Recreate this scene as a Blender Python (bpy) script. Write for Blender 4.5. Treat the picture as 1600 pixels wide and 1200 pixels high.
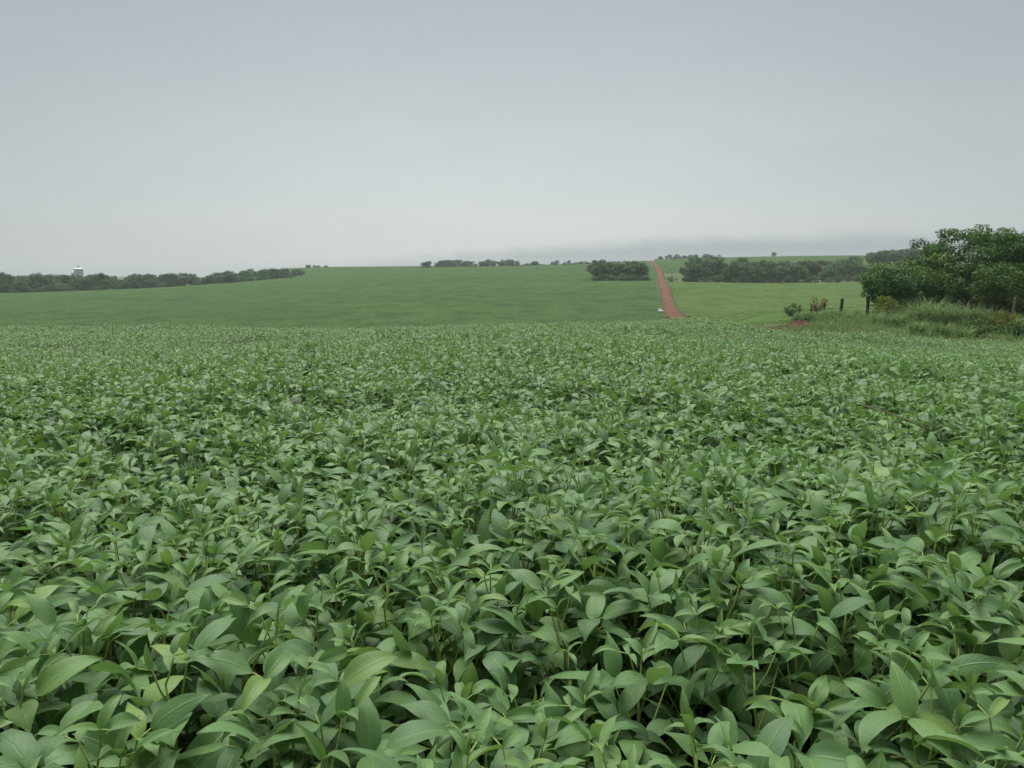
import bpy, math, random
import numpy as np
from mathutils import Matrix, Vector
R = math.radians
for _o in list(bpy.data.objects):
    bpy.data.objects.remove(_o)
SC = bpy.context.scene
COL = SC.collection

# ------------------------------------------------------------------ camera
F, EYE, HOR = 1200.0, 1.57, 425.0          # focal length in photo pixels, eye height, horizon row
PITCH = math.atan((600 - HOR) / F)
cam_d = bpy.data.cameras.new('camera')
cam_d.sensor_width = 36.0
cam_d.lens = 36.0 * F / 1600.0
cam_d.clip_start = 0.05
cam_d.clip_end = 9000
cam = bpy.data.objects.new('camera', cam_d)
cam.location = (0, 0, EYE)
cam.rotation_euler = (math.pi / 2 - PITCH, 0, 0)
COL.objects.link(cam)
SC.camera = cam

# ------------------------------------------------------------------ world: overcast sky
SUN_EL, SUN_AZ = R(66), R(-14)             # azimuth measured from +Y towards +X
W = bpy.data.worlds.new('World')
SC.world = W
W.use_nodes = True
wt = W.node_tree
wt.nodes.clear()


class NT:
    """tiny helper to write node trees"""
    def __init__(self, tree):
        self.t = tree

    def n(self, kind, **kw):
        nd = self.t.nodes.new(kind)
        for k, v in kw.items():
            setattr(nd, k, v)
        return nd

    def put(self, sock, v):
        if v is None:
            return
        if hasattr(v, 'is_output'):
            self.t.links.new(v, sock)
        else:
            sock.default_value = v

    def math(self, op, a, b=None, c=None, clamp=False):
        m = self.n('ShaderNodeMath', operation=op, use_clamp=clamp)
        self.put(m.inputs[0], a)
        self.put(m.inputs[1], b)
        self.put(m.inputs[2], c)
        return m.outputs[0]

    def mix(self, fac, a, b, mode='MIX'):
        m = self.n('ShaderNodeMix', data_type='RGBA', blend_type=mode)
        self.put(m.inputs[0], fac)
        self.put(m.inputs[6], a)
        self.put(m.inputs[7], b)
        return m.outputs[2]

    def ramp(self, fac, stops, interp='LINEAR'):
        r = self.n('ShaderNodeValToRGB')
        r.color_ramp.interpolation = interp
        el = r.color_ramp.elements
        while len(el) > 1:
            el.remove(el[-1])
        el[0].position = stops[0][0]
        el[0].color = stops[0][1]
        for p, c in stops[1:]:
            e = el.new(p)
            e.color = c
        self.put(r.inputs[0], fac)
        return r.outputs[0]

    def smooth(self, v, lo, hi, tlo=0.0, thi=1.0):
        m = self.n('ShaderNodeMapRange', interpolation_type='SMOOTHSTEP')
        self.put(m.inputs[0], v)
        m.inputs[1].default_value = lo
        m.inputs[2].default_value = hi
        m.inputs[3].default_value = tlo
        m.inputs[4].default_value = thi
        return m.outputs[0]

    def noise(self, vec, scale, detail=3.0, rough=0.5, dist=0.0):
        t = self.n('ShaderNodeTexNoise')
        self.put(t.inputs['Vector'], vec)
        t.inputs['Scale'].default_value = scale
        t.inputs['Detail'].default_value = detail
        t.inputs['Roughness'].default_value = rough
        t.inputs['Distortion'].default_value = dist
        return t.outputs['Fac']

    def mapping(self, vec, scale=(1, 1, 1), loc=(0, 0, 0), rot=(0, 0, 0)):
        m = self.n('ShaderNodeMapping')
        self.put(m.inputs[0], vec)
        m.inputs[1].default_value = loc
        m.inputs[2].default_value = rot
        m.inputs[3].default_value = scale
        return m.outputs[0]


def lin(r, g, b, k=1.0):
    f = lambda c: (c / 255 / 12.92 if c / 255 <= 0.04045 else ((c / 255 + 0.055) / 1.055) ** 2.4) * k
    return (f(r), f(g), f(b), 1.0)


EXPOSURE = 1.65
SKYK = 1.0 / (2 ** EXPOSURE)               # sky radiance for a wanted on-screen grey
w = NT(wt)
tc = w.n('ShaderNodeTexCoord')
sep = w.n('ShaderNodeSeparateXYZ')
wt.links.new(tc.outputs['Generated'], sep.inputs[0])
elev = w.math('ARCSINE', sep.outputs[2])
azim = w.math('ARCTAN2', sep.outputs[0], sep.outputs[1])
deck_n = w.noise(w.mapping(tc.outputs['Generated'], (1.0, 1.0, 2.2)), 1.5, 3, 0.45)
deck_f = w.noise(w.mapping(tc.outputs['Generated'], (2.0, 2.0, 9.0)), 2.5, 4, 0.5)
ev = w.math('ADD', elev, w.math('MULTIPLY', w.math('SUBTRACT', deck_n, 0.5), 0.10))
deck = w.ramp(w.math('DIVIDE', ev, 0.60, clamp=True), [
    (0.00, lin(206, 211, 211, SKYK)), (0.12, lin(211, 216, 216, SKYK)), (0.30, lin(203, 208, 209, SKYK)),
    (0.55, lin(182, 188, 192, SKYK)), (0.85, lin(163, 169, 175, SKYK)), (1.0, lin(157, 163, 169, SKYK))])
# the deck is thinner (brighter) in the direction of the hidden sun, thicker to both sides
side = w.math('ABSOLUTE', w.math('ADD', azim, 0.02))
deck = w.mix(w.smooth(side, 0.05, 0.75, 0.0, 0.42), deck, lin(142, 149, 155, SKYK))
deck = w.mix(w.math('MULTIPLY', w.smooth(deck_f, 0.35, 0.75), 0.06), deck, lin(150, 156, 163, SKYK))
# low bank of darker cloud along the horizon, higher towards +X
topel = w.math('ADD', w.math('MULTIPLY', w.smooth(azim, -0.40, 0.34), 0.036), 0.006)
bank_n = w.noise(w.mapping(tc.outputs['Generated'], (1.0, 1.0, 2.0)), 26.0, 4, 0.55)
topel = w.math('ADD', topel, w.math('MULTIPLY', w.math('SUBTRACT', bank_n, 0.5), 0.016))
over = w.math('SUBTRACT', topel, elev)
bank = w.math('MULTIPLY', w.smooth(over, -0.009, 0.012), w.smooth(azim, -0.45, 0.10, 0.30, 0.85))
deck = w.mix(bank, deck, lin(160, 167, 174, SKYK))
sky = w.n('ShaderNodeTexSky', sky_type='NISHITA', sun_disc=False)
sky.sun_elevation = SUN_EL
sky.sun_rotation = SUN_AZ
skyc = w.mix(1.0, sky.outputs[0], (0.06, 0.06, 0.06, 1), 'MULTIPLY')
final = w.mix(0.96, skyc, deck)
bg = w.n('ShaderNodeBackground')
wt.links.new(final, bg.inputs[0])
bg.inputs[1].default_value = 1.0
wo = w.n('ShaderNodeOutputWorld')
wt.links.new(bg.outputs[0], wo.inputs[0])

sun_d = bpy.data.lights.new('sun', 'SUN')
sun_d.energy = 1.5
sun_d.angle = R(50)
sun_d.color = (1.0, 0.985, 0.95)
sun = bpy.data.objects.new('sun', sun_d)
sdir = Vector((math.sin(SUN_AZ) * math.cos(SUN_EL), math.cos(SUN_AZ) * math.cos(SUN_EL), math.sin(SUN_EL)))
sun.rotation_euler = (-sdir).to_track_quat('-Z', 'Y').to_euler()
sun.location = (0, 0, 60)
COL.objects.link(sun)

vs = SC.view_settings
vs.view_transform = 'Standard'
vs.look = 'None'
vs.gamma = 1.0
vs.exposure = EXPOSURE
vs.use_curve_mapping = False
cy = SC.cycles
cy.max_bounces = 6
cy.diffuse_bounces = 3
cy.glossy_bounces = 2
cy.transmission_bounces = 4
cy.volume_bounces = 1
cy.transparent_max_bounces = 6
cy.caustics_reflective = False
cy.caustics_refractive = False
cy.use_denoising = True
cy.use_adaptive_sampling = True
cy.adaptive_threshold = 0.015

rng = np.random.default_rng(11)
random.seed(5)


# ------------------------------------------------------------------ helpers
def ray(u, v):
    """photo pixel -> (X per Y, Z per Y) of the sight line"""
    cx, cyy, cz = (u - 800) / F, (600 - v) / F, -1.0
    c, s = math.cos(PITCH), math.sin(PITCH)
    y = c * 1.0 + s * cyy
    z = -s * 1.0 + c * cyy
    return cx / y, z / y


def tag(o, label=None, cat=None, group=None, kind=None):
    if label:
        o['label'] = label
    if cat:
        o['category'] = cat
    if group:
        o['group'] = group
    if kind:
        o['kind'] = kind
    return o


def mesh_tris(name, V, T, mat=None, uv=None, attrs=None, smooth=True):
    V = np.asarray(V, np.float32)
    T = np.asarray(T, np.int32)
    me = bpy.data.meshes.new(name)
    me.vertices.add(len(V))
    me.vertices.foreach_set('co', V.ravel())
    me.loops.add(T.size)
    me.loops.foreach_set('vertex_index', T.ravel())
    me.polygons.add(len(T))
    me.polygons.foreach_set('loop_start', np.arange(0, T.size, 3, dtype=np.int32))
    me.polygons.foreach_set('use_smooth', np.full(len(T), smooth, bool))
    if uv is not None:
        l = me.uv_layers.new(name='UVMap')
        l.data.foreach_set('uv', np.asarray(uv, np.float32)[T.ravel()].ravel())
    for k, a in (attrs or {}).items():
        at = me.attributes.new(k, 'FLOAT', 'POINT')
        at.data.foreach_set('value', np.asarray(a, np.float32))
    me.update(calc_edges=True)
    if mat:
        me.materials.append(mat)
    return me


def obj(name, data, parent=None, loc=None, rz=None, mat4=None):
    o = bpy.data.objects.new(name, data)
    COL.objects.link(o)
    if parent:
        o.parent = parent
    if loc is not None:
        o.location = loc
    if rz is not None:
        o.rotation_euler = (0, 0, rz)
    if mat4 is not None:
        o.matrix_local = mat4
    return o


def tube(P, rad, n=5, cap=True):
    """tapered tube along points P; returns V, T"""
    P = np.asarray(P, float)
    rad = np.broadcast_to(np.asarray(rad, float), (len(P),))
    D = np.gradient(P, axis=0)
    D /= np.linalg.norm(D, axis=1)[:, None] + 1e-9
    up = np.array([0, 0, 1.0]) if abs(D[0][2]) < 0.9 else np.array([1.0, 0, 0])
    V = []
    for p, d, r in zip(P, D, rad):
        a = np.cross(d, up)
        a /= np.linalg.norm(a) + 1e-9
        b = np.cross(d, a)
        for k in range(n):
            t = 2 * math.pi * k / n
            V.append(p + r * (math.cos(t) * a + math.sin(t) * b))
    T = []
    for i in range(len(P) - 1):
        for k in range(n):
            q, s = i * n + k, i * n + (k + 1) % n
            T += [(q, s, s + n), (q, s + n, q + n)]
    if cap:
        V.append(P[-1])
        e = len(V) - 1
        b = (len(P) - 1) * n
        T += [(b + k, b + (k + 1) % n, e) for k in range(n)]
    return np.array(V), np.array(T, int)


def join(parts):
    Vs, Ts, o = [], [], 0
    for V, T in parts:
        Vs.append(V)
        Ts.append(np.asarray(T) + o)
        o += len(V)
    return np.concatenate(Vs), np.concatenate(Ts)


# ------------------------------------------------------------------ terrain (thin-plate fit through surveyed points)
CTRL = []


def cp(u, v, Y, sub=0.0):
    a, b = ray(u, v)
    CTRL.append((a * Y, Y, EYE + b * Y - sub))


for x in (-30, -12, 0, 12, 30):
    CTRL += [(x, -12, 0.25), (x, 0, 0.0), (x, 4.5, -0.13), (x, 10, -0.36)]
for u, v in ((-200, 504), (100, 504), (400, 503), (700, 501), (950, 496), (1060, 494)):
    cp(u, v + 27, 19, 0.95)
    cp(u, v + 11, 31, 0.97)
    cp(u, v + 1.5, 46, 0.99)
    X28 = ray(u, v)[0]
    for Y, z in ((62, -4.3), (85, -6.9), (125, -9.4)):
        CTRL.append((X28 * Y, Y, z))
for u, v in ((1240, 514), (1400, 517), (1600, 518), (1850, 518)):
    cp(u, v + 1, 31, 0.96)
    cp(u, v + 15, 19, 0.95)
for u, l in {
    1140: ((50, 509), (85, 506), (130, 497), (200, 488)),
    1200: ((45, 510), (60, 503), (75, 498), (110, 494.5), (150, 492), (200, 487), (250, 475), (390, 442), (480, 430), (800, 402)),
    1400: ((50, 501), (72, 493), (110, 487), (200, 476), (390, 438), (480, 412), (760, 400)),
    1600: ((60, 492), (100, 482), (200, 466), (400, 430), (700, 405)),
    1850: ((60, 490), (200, 462), (400, 430), (700, 405)),
    1050: ((200, 490),), 1038: ((300, 454),), 1027: ((500, 422),), 1017: ((700, 409.5),), 1060: ((780, 405),),
    970: ((200, 491), (395, 438.5), (740, 411.5)),
    800: ((190, 493), (245, 471), (350, 448), (530, 428), (740, 416)),
    620: ((185, 497), (255, 471), (400, 441), (560, 428), (740, 419)),
    450: ((185, 498), (255, 476), (380, 451), (600, 434), (780, 420)),
    240: ((190, 500), (290, 476), (450, 453), (600, 448), (800, 442)),
    0: ((190, 501), (270, 481), (380, 461), (500, 455), (800, 446)),
    -250: ((190, 501), (380, 462), (800, 448)),
}.items():
    for Y, v in l:
        cp(u, v, Y)
for u, z1 in ((-250, -20), (100, -16), (500, -4), (800, -2), (1100, 4), (1400, 8), (1850, 8)):
    CTRL.append((ray(u, 425)[0] * 1250, 1250, z1))
    CTRL.append((ray(u, 425)[0] * 2000, 2000, -14))
CTRL = np.array(CTRL)
_S = 100.0


def _phi(d2):
    return 0.5 * d2 * np.log(d2 + 1e-9)


_cx = CTRL[:, :2] / _S
_N = len(_cx)
_A = np.zeros((_N + 3, _N + 3))
_A[:_N, :_N] = _phi(((_cx[:, None] - _cx[None]) ** 2).sum(-1)) + np.eye(_N) * 2e-5
_A[:_N, _N] = 1
_A[:_N, _N + 1:] = _cx
_A[_N:, :_N] = _A[:_N, _N:].T
_w = np.linalg.solve(_A, np.concatenate([CTRL[:, 2], np.zeros(3)]))


def TZ(X, Y):
    X = np.asarray(X, float)
    Y = np.asarray(Y, float)
    sh = np.broadcast(X, Y).shape
    p = np.stack([np.broadcast_to(X, sh).ravel(), np.broadcast_to(Y, sh).ravel()], 1)
    q = np.clip(p, [-1400, -40], [1400, 2000]) / _S
    out = np.empty(len(q))
    for i in range(0, len(q), 4000):
        c = q[i:i + 4000]
        out[i:i + 4000] = _phi(((c[:, None] - _cx[None]) ** 2).sum(-1)) @ _w[:_N] + _w[_N] + c @ _w[_N + 1:]
    far = np.clip((np.abs(p[:, 0]) - 500) / 700, 0, 1)
    out = out * (1 - far) + (-8.0) * far
    return out.reshape(sh) if sh else float(out[0])


def tz(x, y):
    return float(TZ(x, y))


def at(u, Y):
    """ground point on the sight line's azimuth of photo column u, Y metres out"""
    x = ray(u, HOR)[0] * Y
    return x, Y, tz(x, Y)


ROAD_Y = [42, 55, 85, 140, 200, 300, 500, 700, 900]
ROAD_X = [14.6, 17.6, 22.0, 31.0, 41.7, 59.5, 94.5, 126.6, 160]


def road_x(Y):
    return np.interp(Y, ROAD_Y, ROAD_X)


def soy_edge(X):
    return np.interp(X, [-80, 11.0, 11.5, 17, 40], [60, 58, 31.8, 31.0, 31.0])


# ------------------------------------------------------------------ materials
def material(name):
    m = bpy.data.materials.new(name)
    m.use_nodes = True
    m.node_tree.nodes.clear()
    return m, NT(m.node_tree)


def finish(m, t, shader):
    o = t.n('ShaderNodeOutputMaterial')
    t.t.links.new(shader, o.inputs[0])
    return m


def princ(t, color, rough=0.7, spec=0.3, normal=None, sheen=0.0, metallic=0.0, sheen_tint=None):
    p = t.n('ShaderNodeBsdfPrincipled')
    t.put(p.inputs['Base Color'], color)
    t.put(p.inputs['Roughness'], rough)
    t.put(p.inputs['Specular IOR Level'], spec)
    t.put(p.inputs['Metallic'], metallic)
    if sheen:
        p.inputs['Sheen Weight'].default_value = sheen
        p.inputs['Sheen Roughness'].default_value = 0.45
        if sheen_tint:
            p.inputs['Sheen Tint'].default_value = sheen_tint
    if normal is not None:
        t.put(p.inputs['Normal'], normal)
    return p.outputs[0]


def bump(t, h, strength=0.5, dist=0.01):
    b = t.n('ShaderNodeBump')
    b.inputs['Strength'].default_value = strength
    b.inputs['Distance'].default_value = dist
    t.put(b.inputs['Height'], h)
    return b.outputs[0]


def attr(t, name):
    a = t.n('ShaderNodeAttribute', attribute_name=name)
    return a.outputs['Fac']


def soy_leaf_material():
    m, t = material('soybean_leaf')
    uv = t.n('ShaderNodeUVMap').outputs[0]
    s = t.n('ShaderNodeSeparateXYZ')
    t.t.links.new(uv, s.inputs[0])
    tt = s.outputs[0]
    side_ = t.math('ABSOLUTE', t.math('SUBTRACT', s.outputs[1], 0.5))      # 0 at the midrib .. 0.5 at the margin
    rnd = t.math('FRACT', t.math('ADD', attr(t, 'rnd'), t.n('ShaderNodeObjectInfo').outputs['Random']))
    young = attr(t, 'young')
    ocp = t.n('ShaderNodeTexCoord').outputs['Object']
    mott = t.noise(ocp, 42.0, 3, 0.55)
    base = t.ramp(rnd, [(0.0, (0.076, 0.172, 0.056, 1)), (0.35, (0.108, 0.226, 0.074, 1)), (0.7, (0.132, 0.264, 0.084, 1)),
                        (0.94, (0.160, 0.295, 0.076, 1)), (1.0, (0.215, 0.335, 0.056, 1))])
    base = t.mix(t.math('MULTIPLY', young, 0.75), base, (0.190, 0.335, 0.085, 1))
    base = t.mix(t.smooth(mott, 0.35, 0.75, 0.0, 0.35), base, (0.055, 0.128, 0.046, 1))
    spot = t.noise(ocp, 95.0, 2, 0.5)
    base = t.mix(t.math('MULTIPLY', t.smooth(spot, 0.70, 0.76), t.smooth(rnd, 0.55, 0.8, 0.0, 0.7)), base, (0.150, 0.130, 0.045, 1))
    mid = t.smooth(side_, 0.012, 0.055, 1.0, 0.0)
    ph = t.math('SUBTRACT', tt, t.math('MULTIPLY', side_, 0.62))
    wv = t.math('ABSOLUTE', t.math('SUBTRACT', t.math('FRACT', t.math('MULTIPLY', ph, 7.0)), 0.5))
    vein = t.math('MULTIPLY', t.smooth(wv, 0.0, 0.11, 1.0, 0.0), t.smooth(side_, 0.05, 0.48, 1.0, 0.3))
    vm = t.math('MAXIMUM', t.math('MULTIPLY', mid, 0.75), t.math('MULTIPLY', vein, 0.22))
    base = t.mix(vm, base, (0.180, 0.315, 0.095, 1))
    hgt = t.math('SUBTRACT', t.math('MULTIPLY', t.noise(ocp, 130.0, 2), 0.35), vm)
    nb = bump(t, hgt, 0.45, 0.003)
    pr = princ(t, base, 0.48, 0.42, nb, 0.17, 0.0, (0.86, 0.95, 0.86, 1))
    tr = t.n('ShaderNodeBsdfTranslucent')
    t.put(tr.inputs[0], t.mix(0.6, base, (0.21, 0.36, 0.060, 1)))
    mx = t.n('ShaderNodeMixShader')
    mx.inputs[0].default_value = 0.29
    t.t.links.new(pr, mx.inputs[1])
    t.t.links.new(tr.outputs[0], mx.inputs[2])
    return finish(m, t, mx.outputs[0])


def stem_material(name, a, b):
    m, t = material(name)
    oc = t.n('ShaderNodeTexCoord').outputs['Object']
    c = t.mix(t.noise(oc, 25.0), a, b)
    return finish(m, t, princ(t, c, 0.65, 0.3))


def foliage_material(name, stops, trans, tcol, rough=0.55):
    m, t = material(name)
    r = t.math('FRACT', t.math('ADD', attr(t, 'rnd'), 0.0))
    oi = t.n('ShaderNodeObjectInfo').outputs['Random']
    base = t.ramp(r, stops)
    hs = t.n('ShaderNodeHueSaturation')
    t.put(hs.inputs['Color'], base)
    t.put(hs.inputs['Value'], t.math('ADD', t.math('MULTIPLY', oi, 0.7), 0.68))
    t.put(hs.inputs['Hue'], t.math('ADD', t.math('MULTIPLY', oi, 0.03), 0.495))
    pr = princ(t, hs.outputs[0], rough, 0.14)
    tr = t.n('ShaderNodeBsdfTranslucent')
    t.put(tr.inputs[0], t.mix(0.5, hs.outputs[0], tcol))
    mx = t.n('ShaderNodeMixShader')
    mx.inputs[0].default_value = trans
    t.t.links.new(pr, mx.inputs[1])
    t.t.links.new(tr.outputs[0], mx.inputs[2])
    return finish(m, t, mx.outputs[0])


def bark_material():
    m, t = material('bark')
    oc = t.n('ShaderNodeTexCoord').outputs['Object']
    n = t.noise(t.mapping(oc, (6, 6, 1.2)), 5.0, 5, 0.6)
    c = t.ramp(n, [(0.3, (0.035, 0.028, 0.022, 1)), (0.7, (0.12, 0.10, 0.08, 1))])
    return finish(m, t, princ(t, c, 0.9, 0.1, bump(t, n, 0.6, 0.03)))


def field_material(name, c1, c2, c3, gap):
    """a closed crop canopy seen from hundreds of metres: patches, drifts along the contour, thin lines of missing plants"""
    m, t = material(name)
    oc = t.n('ShaderNodeTexCoord').outputs['Object']
    big = t.noise(t.mapping(oc, (0.008, 0.004, 0)), 1.0, 4, 0.55, 0.4)
    streak = t.noise(t.mapping(oc, (0.02, 0.16, 0), rot=(0, 0, R(-6))), 1.0, 4, 0.6, 0.3)
    fine = t.noise(t.mapping(oc, (0.9, 0.45, 0)), 1.0, 4, 0.7)
    drift = t.noise(t.mapping(oc, (0.011, 0.022, 0), (5, 2, 0), (0, 0, R(-12))), 1.0, 5, 0.62, 0.5)
    mid_ = t.noise(t.mapping(oc, (0.12, 0.07, 0)), 1.0, 4, 0.65)
    c = t.mix(t.smooth(big, 0.3, 0.7), c1, c2)
    c = t.mix(t.smooth(drift, 0.36, 0.66, 0.0, 0.8), c, c3)
    dk_ = (c1[0] * .62, c1[1] * .66, c1[2] * .68, 1)
    c = t.mix(t.smooth(streak, 0.47, 0.70, 0.0, 0.30), c, dk_)
    c = t.mix(t.smooth(mid_, 0.42, 0.66, 0.0, 0.75), c, dk_)
    c = t.mix(t.smooth(fine, 0.35, 0.8, 0.0, 0.55), c, dk_)
    sp_ = t.n('ShaderNodeSeparateXYZ')
    t.t.links.new(oc, sp_.inputs[0])
    zz = t.math('ADD', t.math('DIVIDE', sp_.outputs[2], 2.4), t.math('MULTIPLY', big, 1.2))
    ln = t.math('ABSOLUTE', t.math('SUBTRACT', t.math('FRACT', zz), 0.5))
    c = t.mix(t.math('MULTIPLY', t.smooth(ln, 0.0, 0.055, 1.0, 0.0), t.smooth(mid_, 0.40, 0.58, 0.0, 0.85)), c, dk_)
    gn = t.noise(t.mapping(oc, (0.018, 0.30, 0), (7, 3, 0), (0, 0, R(-9))), 1.0, 3, 0.55, 0.6)
    gm = t.noise(t.mapping(oc, (0.02, 0.012, 0), (3, 1, 0)), 1.0, 2)
    g = t.math('MULTIPLY', t.smooth(gn, 0.60, 0.65), t.smooth(gm, 0.46, 0.56))
    c = t.mix(t.math('MULTIPLY', g, gap), c, (0.030, 0.060, 0.028, 1))
    nb = bump(t, t.math('ADD', fine, t.math('MULTIPLY', streak, 0.5)), 0.8, 0.35)
    return finish(m, t, princ(t, c, 0.95, 0.0, nb))


def ground_material():
    m, t = material('grassy_ground')
    oc = t.n('ShaderNodeTexCoord').outputs['Object']
    n1 = t.noise(t.mapping(oc, (0.03, 0.03, 0)), 1.0, 5, 0.6)
    n2 = t.noise(oc, 1.3, 5, 0.65)
    c = t.mix(t.smooth(n1, 0.35, 0.65), (0.085, 0.120, 0.045, 1), (0.145, 0.155, 0.070, 1))
    c = t.mix(t.smooth(n2, 0.4, 0.75, 0.0, 0.7), c, (0.065, 0.085, 0.035, 1))
    c = t.mix(t.smooth(t.math('MULTIPLY', n1, n2), 0.36, 0.46, 0.0, 0.5), c, (0.17, 0.085, 0.05, 1))
    return finish(m, t, princ(t, c, 0.95, 0.1, bump(t, n2, 0.6, 0.15)))


def soil_material(name, a, b, c3):
    m, t = material(name)
    oc = t.n('ShaderNodeTexCoord').outputs['Object']
    n = t.noise(t.mapping(oc, (0.75, 0.05, 0.35), rot=(0, 0, R(10))), 1.0, 5, 0.65)
    f = t.noise(oc, 2.2, 5, 0.7)
    c = t.mix(t.smooth(n, 0.40, 0.60), a, b)
    c = t.mix(t.smooth(f, 0.45, 0.65, 0.0, 0.7), c, c3)
    return finish(m, t, princ(t, c, 0.92, 0.15, bump(t, f, 0.7, 0.05)))


def plain(name, a, b, scale, rough=0.6, metallic=0.0, spec=0.3):
    m, t = material(name)
    oc = t.n('ShaderNodeTexCoord').outputs['Object']
    n = t.noise(oc, scale, 4, 0.6)
    return finish(m, t, princ(t, t.mix(n, a, b), rough, spec, bump(t, n, 0.3, 0.02), 0, metallic))


M = {}
M['soy'] = soy_leaf_material()
M['stem'] = stem_material('soybean_stem', (0.22, 0.32, 0.070, 1), (0.31, 0.38, 0.11, 1))
M['pod'] = stem_material('soybean_pod', (0.19, 0.24, 0.07, 1), (0.27, 0.27, 0.11, 1))
M['bark'] = bark_material()
M['tree'] = foliage_material('tree_leaves', [(0, (0.034, 0.082, 0.024, 1)), (0.55, (0.074, 0.150, 0.036, 1)),
                             (0.86, (0.130, 0.205, 0.042, 1)), (1, (0.250, 0.320, 0.055, 1))], 0.22, (0.15, 0.22, 0.02, 1))
M['tree_olive'] = foliage_material('olive_leaves', [(0, (0.038, 0.082, 0.026, 1)), (0.6, (0.080, 0.148, 0.044, 1)),
                                   (1, (0.160, 0.225, 0.066, 1))], 0.2, (0.14, 0.16, 0.03, 1))
M['tree_far'] = foliage_material('distant_leaves', [(0, (0.036, 0.090, 0.034, 1)), (0.5, (0.072, 0.150, 0.052, 1)),
                                 (1, (0.140, 0.220, 0.075, 1))], 0.15, (0.10, 0.16, 0.02, 1))
M['bright'] = foliage_material('yellow_green_leaves', [(0, (0.075, 0.115, 0.022, 1)), (0.5, (0.140, 0.185, 0.032, 1)),
                               (1, (0.26, 0.27, 0.04, 1))], 0.28, (0.25, 0.30, 0.02, 1))
M['rust'] = foliage_material('reddish_leaves', [(0, (0.085, 0.085, 0.030, 1)), (0.5, (0.150, 0.135, 0.055, 1)),
                             (1, (0.24, 0.145, 0.07, 1))], 0.28, (0.25, 0.18, 0.04, 1))
M['grass'] = foliage_material('grass_blades', [(0, (0.080, 0.140, 0.045, 1)), (0.5, (0.130, 0.205, 0.075, 1)),
                              (0.93, (0.180, 0.255, 0.110, 1)), (1, (0.26, 0.28, 0.15, 1))], 0.3, (0.2, 0.28, 0.05, 1), 0.5)
M['straw'] = foliage_material('dry_grass_blades', [(0, (0.12, 0.17, 0.06, 1)), (0.5, (0.20, 0.21, 0.10, 1)), (1, (0.34, 0.31, 0.20, 1))], 0.2, (0.2, 0.22, 0.08, 1))
M['tallgrass'] = foliage_material('tall_grass_blades', [(0, (0.105, 0.175, 0.052, 1)), (0.5, (0.165, 0.250, 0.082, 1)),
                                  (1, (0.29, 0.37, 0.18, 1))], 0.28, (0.2, 0.28, 0.08, 1), 0.45)
M['field'] = field_material('far_crop', (0.070, 0.130, 0.049, 1), (0.080, 0.139, 0.050, 1), (0.099, 0.148, 0.050, 1), 0.9)
M['field_light'] = field_material('light_crop', (0.092, 0.152, 0.049, 1), (0.106, 0.162, 0.050, 1), (0.124, 0.168, 0.052, 1), 0.5)
M['ground'] = ground_material()
M['soil'] = soil_material('red_soil', (0.115, 0.050, 0.027, 1), (0.185, 0.086, 0.048, 1), (0.100, 0.060, 0.034, 1))
M['soil_shade'] = soil_material('soil_painted_shade', (0.036, 0.032, 0.022, 1), (0.048, 0.040, 0.026, 1), (0.030, 0.038, 0.020, 1))  # red soil darkened in colour to stand in for shade between plants
M['redsoil'] = soil_material('bare_red_earth', (0.095, 0.048, 0.032, 1), (0.12, 0.064, 0.044, 1), (0.07, 0.050, 0.030, 1))
M['post'] = plain('weathered_post', (0.028, 0.026, 0.022, 1), (0.075, 0.065, 0.055, 1), 9.0, 0.9)
M['palepost'] = plain('pale_dry_wood', (0.16, 0.125, 0.085, 1), (0.24, 0.19, 0.13, 1), 9.0, 0.9)
M['steel'] = plain('galvanised_steel', (0.60, 0.63, 0.66, 1), (0.70, 0.73, 0.76, 1), 0.8, 0.6, 0.0)
M['steel_dark'] = plain('dark_steel', (0.10, 0.11, 0.12, 1), (0.15, 0.16, 0.17, 1), 2.0, 0.5, 0.3)
M['sack'] = plain('white_woven_plastic', (0.74, 0.75, 0.74, 1), (0.82, 0.82, 0.80, 1), 6.0, 0.55)


# ------------------------------------------------------------------ setting: ground, fields, road
def grid_mesh(name, XS, YS, zoff, mat, skirt=False):
    """XS: array (rows, cols) of X for each row of YS"""
    XS = np.asarray(XS)
    YY = np.repeat(np.asarray(YS)[:, None], XS.shape[1], 1)
    Z = TZ(XS, YY) + zoff
    if skirt:
        Z[:, 0] -= zoff + 0.05
        Z[:, -1] -= zoff + 0.05
        Z[0, :] -= zoff + 0.05
        Z[-1, :] -= zoff + 0.05
    V = np.stack([XS, YY, Z], -1).reshape(-1, 3)
    r, c = XS.shape
    i = np.arange((r - 1) * c).reshape(r - 1, c)[:, :-1].ravel()
    T = np.concatenate([np.stack([i, i + 1, i + 1 + c], 1), np.stack([i, i + 1 + c, i + c], 1)])
    return mesh_tris(name, V, T, mat)


ys = np.unique(np.concatenate([np.arange(-40, 70, 2), np.arange(70, 260, 6), np.arange(260, 900, 14), np.arange(900, 2001, 60)]).astype(float))
xs = np.unique(np.concatenate([np.arange(-1900, -400, 100), np.arange(-400, -60, 14), np.arange(-60, 61, 2), np.arange(60, 400, 14), np.arange(400, 1901, 100)]).astype(float))
o = obj('ground', grid_mesh('ground', np.repeat(xs[None], len(ys), 0), ys, 0.0, M['ground']))
tag(o, 'grassy ground under and between the crop fields', kind='structure')

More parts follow.
